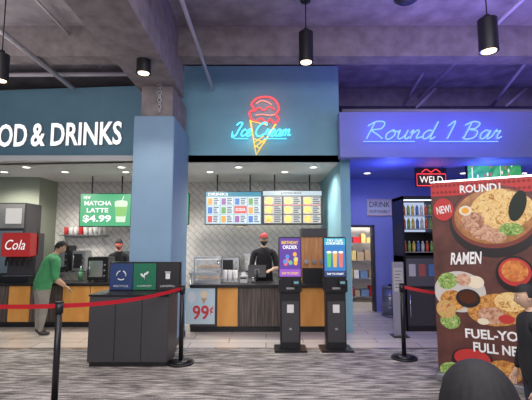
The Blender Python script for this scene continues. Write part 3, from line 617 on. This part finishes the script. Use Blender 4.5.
def head(parent,loc,rot,s,skin,hair,style='short',cap=None,mask=None):
    b=B(); t=bmesh.new(); bmesh.ops.create_uvsphere(t,u_segments=32,v_segments=24,radius=1)
    g=lambda a,w:math.exp(-(a/w)**2)
    for v in t.verts:
        x,y,z=v.co
        if z<0: x*=1-.28*(-z)**1.3; y*= (1-.35*(-z)) if y<0 else (1-.05*(-z))
        if v.co.y>0:
            y+=.26*g(v.co.x,.13)*g(v.co.z+.18,.17)+.10*g(v.co.x,.1)*g(v.co.z-.05,.2)-.10*(g(v.co.x-.38,.18)+g(v.co.x+.38,.18))*g(v.co.z-.04,.13)+.06*g(v.co.x,.25)*g(v.co.z+.5,.07)+.07*g(v.co.x,.3)*g(v.co.z+.8,.15)
        v.co=Vector((x*.076,y*.094,z*.118))
    b.add(t,skin,True)
    for sx_ in (-1,1):
        b.sph(eyeW,(sx_*.029,.077,.006),.011,seg=10); b.sph(blk,(sx_*.029,.0855,.006),.0055,seg=8); b.sph(skin,(sx_*.078,-.004,-.008),.027,(.35,.7,1.1),12); b.sph(hair,(sx_*.03,.088,.026),.017,(1,.25,.2),8)
    b.sph(lip,(0,.090,-.058),.02,(1.1,.35,.32),10)
    t=bmesh.new(); bmesh.ops.create_uvsphere(t,u_segments=96,v_segments=48,radius=1)
    def inface(v): 
        a=v.co
        if style=='long': return a.z<-.75 or (a.y>.35 and a.z<.5)
        return a.z<-.5 or (a.y>.1 and a.z<.42) or (abs(a.x)>.7 and a.z<-.1 and a.y>-.2)
    bmesh.ops.delete(t,geom=[v for v in t.verts if inface(v)],context='VERTS')
    for v in t.verts:
        x,y,z=v.co; an=math.atan2(x,y); rr=1+.012*math.sin(an*23+z*2)*(1-abs(z)); wl=1.0
        if style=='long': wl=1.14
        v.co=Vector((x*.088*rr*wl,y*.105*rr-.004,z*.128*rr+.004 - (.05 if style=='long' and z<0 else 0)*(-z)))
    b.add(t,hair,True)
    if style=='long': b.sph(hair,(0,-.055,-.09),.075,(1.25,.6,1.5),24)
    if cap:
        t=bmesh.new(); bmesh.ops.create_uvsphere(t,u_segments=28,v_segments=18,radius=1)
        bmesh.ops.delete(t,geom=[v for v in t.verts if v.co.z<.25],context='VERTS')
        b.add(t,cap[0],True,Matrix.Translation((0,-.004,.008))@Matrix.Diagonal((.092,.112,.138,1)))
        b.sph(cap[1],(0,.115,.048),.07,(1,1,.12),18)
    if mask:
        t=bmesh.new(); bmesh.ops.create_uvsphere(t,u_segments=28,v_segments=20,radius=1)
        bmesh.ops.delete(t,geom=[v for v in t.verts if v.co.z>-.05 or v.co.z<-.9 or v.co.y<.15],context='VERTS')
        for v in t.verts: v.co=Vector((v.co.x*.078*(1+.25*v.co.z),v.co.y*(.112),v.co.z*.122))
        b.add(t,mask,True)
    o=b.obj('head',loc,0,parent); o.rotation_euler=rot; o.scale=(s,s,s); return o
def hand(parent,wrist,d,nrm,side,skin,s,curl=.5):
    d=Vector(d).normalized(); n=Vector(nrm); n=(n-d*n.dot(d)).normalized(); u=d.cross(n)*side
    V=[Vector(wrist)-d*.01,Vector(wrist)+d*.045*s]; R=[.024*s,.027*s]; Ed=[(0,1)]
    for i,(off,L) in enumerate(((-.03,.07),(-.01,.08),(.011,.075),(.030,.058))):
        k=len(V); V.append(Vector(wrist)+(d*.088+u*off)*s); R.append(.0125*s); Ed.append((1,k)); p=V[-1]
        for j in range(3):
            a=curl*(j+1)*.55; q=(d*math.cos(a)+n*math.sin(a)); p=p+q*(L*.42*(1-.12*j))*s; V.append(p); R.append((.0095-.0008*j)*s); Ed.append((len(V)-2,len(V)-1))
    k=len(V); V.append(Vector(wrist)+(d*.03-u*.034)*s); R.append(.014*s); Ed.append((1,k))
    for j in range(2): V.append(V[-1]+(d*.8-u*.5+n*.3).normalized()*.032*s); R.append(.0105*s); Ed.append((len(V)-2,len(V)-1))
    me=skinmesh(V,R,Ed,0,1); me.materials.append(skin)
    for f in me.polygons: f.use_smooth=True
    o=bpy.data.objects.new('hand',me); S.collection.objects.link(o); o.parent=parent
def human(name,loc,yaw,Hh,lean,arms,cl,skin,stance=.1,legs=None,bulk=1.0,long_sleeve=False,style='short',cap=None,mask=None,headlean=0,headturn=0,hair=None):
    s=Hh/1.7; emp=bpy.data.objects.new(name,None); S.collection.objects.link(emp); emp.location=loc; emp.rotation_euler=(0,0,yaw)
    def L(p,f=1.0):
        x,y,z=p; a=lean*f; dz=z-.92; return Vector((x,y+dz*math.sin(a),.92+dz*math.cos(a)))*s
    V=[];R=[];Ed=[];lab=[]
    def v(p,r): V.append(Vector(p)); R.append(tuple(a*s for a in r) if isinstance(r,tuple) else r*s); return len(V)-1
    def e(a,b_,l): Ed.append((a,b_)); lab.append(l)
    pel=v(L((0,0,.95)),(.155*bulk,.12*bulk)); wa=v(L((0,0,1.1)),(.15*bulk,.115*bulk)); ch=v(L((0,.0,1.28)),(.165*bulk,.12*bulk)); nb=v(L((0,-.01,1.42)),(.10,.075)); nk=v(L((0,.0,1.5)),.055); nt2=v(L((0,.012,1.56)),.052)
    e(pel,wa,'shirt');e(wa,ch,'shirt');e(ch,nb,'shirt');e(nb,nk,'shirt' if cl.get('collar') else 'skin');e(nk,nt2,'skin')
    for sd,(el,wr) in zip((-1,1),arms):
        sh=v(L((sd*.175*bulk,-.005,1.385)),.072*bulk); ue=v((V[sh]*.45+Vector(el)*s*.55),.056*bulk); E_=v(Vector(el)*s,.046*bulk); f=v((Vector(el)*.5+Vector(wr)*.5)*s,.040*bulk); w_=v(Vector(wr)*s,.029)
        e(nb,sh,'shirt');e(sh,ue,'shirt');e(ue,E_,'shirt');e(E_,f,'fore');e(f,w_,'fore')
        hand(emp,V[w_],V[w_]-V[f],(0,.2,-1) if abs((V[w_]-V[f]).normalized().z)<.8 else (-sd,0,0),sd,skin,s,.5)
    lg=legs or [((-stance,.02,.5),(-stance,-.01,.09)),((stance,.02,.5),(stance,-.01,.09))]
    for sd,(kn,an) in zip((-1,1),lg):
        hp=v((Vector((sd*.09,0,.88))*s),.10*bulk); th=v((V[hp]*.5+Vector(kn)*s*.5),.085*bulk); k=v(Vector(kn)*s,.062*bulk); cf=v((Vector(kn)*.6+Vector(an)*.4)*s,.058*bulk); a=v(Vector(an)*s,.042); hl=v(Vector((an[0],an[1]-.01,.042))*s,.038); to=v(Vector((an[0]*1.1,an[1]+.16,.034))*s,.034)
        e(pel,hp,'pants');e(hp,th,'pants');e(th,k,'pants');e(k,cf,'pants');e(cf,a,'pants');e(a,hl,'shoe');e(hl,to,'shoe')
    me=skinmesh(V,R,Ed,pel,2)
    names=['shirt','skin','fore','pants','shoe']; mats={'shirt':cl['shirt'],'skin':skin,'fore':cl['shirt'] if long_sleeve else skin,'pants':cl['pants'],'shoe':cl['shoe']}
    for n in names: me.materials.append(mats[n])
    hem=cl.get('hem',.93)
    for f in me.polygons:
        c=f.center; best=1e9; bl='shirt'
        for (a,b_),l in zip(Ed,lab):
            A=V[a];D_=V[b_]-A; t=max(0,min(1,(c-A).dot(D_)/max(D_.length_squared,1e-9))); d=(c-A-D_*t).length
            ra=R[a][0] if isinstance(R[a],tuple) else R[a]; rb=R[b_][0] if isinstance(R[b_],tuple) else R[b_]
            d/= (ra*(1-t)+rb*t)
            if l=='pants' and c.z>hem*s: l='shirt'
            if d<best: best=d; bl=l
        f.material_index=names.index(bl); f.use_smooth=True
    o=bpy.data.objects.new('body',me); S.collection.objects.link(o); o.parent=emp
    hp_=V[nt2]+Vector((0,.02+.06*math.sin(headlean),.085*math.cos(lean*.5)))*s
    head(emp,hp_,Euler((-headlean,0,headturn)),s*1.0,skin,hair or hairm,style,cap,mask)
    return emp
green=mat('green_tshirt',(.05,.26,.10),.85,noise=(8,.15)); khaki=mat('khaki_pants',(.26,.24,.21),.85,noise=(8,.15)); black=mat('black_cloth',(.015,.015,.018),.85,noise=(10,.2)); shoe=mat('shoe_dark',(.03,.03,.03),.6)
navy=mat('navy_pants',(.03,.035,.06),.85)
gx=WX(41,300,7.15)
human('customer_in_green_shirt',(gx,7.15,0),math.radians(-50),1.60,.36,[((-.31,.16,1.08),(-.30,.34,.93)),((.31,.16,1.02),(.28,.34,.88))],{'shirt':green,'pants':khaki,'shoe':shoe,'hem':.84},skin1,.13,bulk=1.42,headlean=.6)
rc=mat('cap_black',(.02,.02,.02),.7); rr_=mat('cap_red',(.5,.03,.03),.6); rb=mat('mask_black',(.03,.03,.035),.8)
human('cashier',(WX(264,245,8.2),8.2,0),math.pi,1.70,.08,[((-.26,.12,1.08),(-.14,.33,1.06)),((.26,.12,1.08),(.14,.33,1.06))],{'shirt':black,'pants':black,'shoe':shoe,'collar':1},skin2,cap=(rr_,rc),mask=rb,headlean=.1,bulk=1.12)
human('kitchen_worker',(WX(119,245,8.9),8.9,0),math.radians(200),1.60,.15,[((-.24,.1,1.05),(-.14,.36,1.0)),((.24,.1,1.05),(.14,.36,1.0))],{'shirt':black,'pants':black,'shoe':shoe},skin2,cap=(rc,rr_),mask=rr_,headlean=.3)
human('bystander_in_black_jacket',(WX(535,300,3.0),3.0,0),math.radians(75),1.24,.06,[((-.30,.04,1.1),(-.29,.12,.86)),((.30,.03,1.1),(.29,.12,.86))],{'shirt':black,'pants':navy,'shoe':shoe,'collar':1,'hem':.75},skin2,long_sleeve=True,bulk=1.4,headlean=.2)
human('child_seen_from_behind',(WX(489,395,.82),.82,0),math.radians(4),1.30,.03,[((-.24,.0,1.1),(-.22,.14,.9)),((.24,0,1.1),(.22,.14,.9))],{'shirt':navy,'pants':black,'shoe':shoe},skin1,style='long',bulk=1.0)
# ---------------- lights
light('hall_fill','AREA',(0,1.5,4.6),270,(1,.96,.98),size=7,sy=3)  # unseen fill light added overhead to brighten the hall
light('hall_fill','AREA',(-1,-2.5,4.2),360,(1,.97,1),size=6,sy=3,rot=(math.radians(58),0,0))  # added fill behind the camera, tilted forward to brighten the walls
light('purple_deck_fill','AREA',(3.5,4.6,3.3),75,(.38,.28,1),size=4,sy=.6,rot=(math.pi,0,0))  # added light without a fixture, turns deck and beams purple
light('left_deck_fill','AREA',(-4.5,4.6,3.3),40,(1,.92,.95),size=3,sy=.6,rot=(math.pi,0,0))  # no fixture here: added fill that brightens the left of the deck
light('blue_deck_fill','AREA',(4.5,7.6,3.3),14,(.2,.17,1),size=5,sy=.3,rot=(math.pi,0,0))  # invented source above the bar soffit, added to tint the upper deck blue
for x in (2.4,4.2,6): light('bar_blue_fill','POINT',(x,7.5,2.75),20,(.11,.16,1),size=.12)  # bare point lights added to wash the bar area blue, no fixtures
light('storeroom_lamp','POINT',(2.6,10.4,2.4),60,(1,.93,.8),size=.2)
w=bpy.data.worlds.new('World'); S.world=w; w.use_nodes=True; w.node_tree.nodes['Background'].inputs[0].default_value=(.68,.64,.74,1); w.node_tree.nodes['Background'].inputs[1].default_value=.45
# ---------------- camera
c=bpy.data.cameras.new('Camera'); c.sensor_width=36; c.lens=36*F/532; c.clip_start=.05
o=bpy.data.objects.new('Camera',c); S.collection.objects.link(o); o.location=(0,0,CH); o.rotation_euler=(math.radians(90)+PIT,0,0); S.camera=o
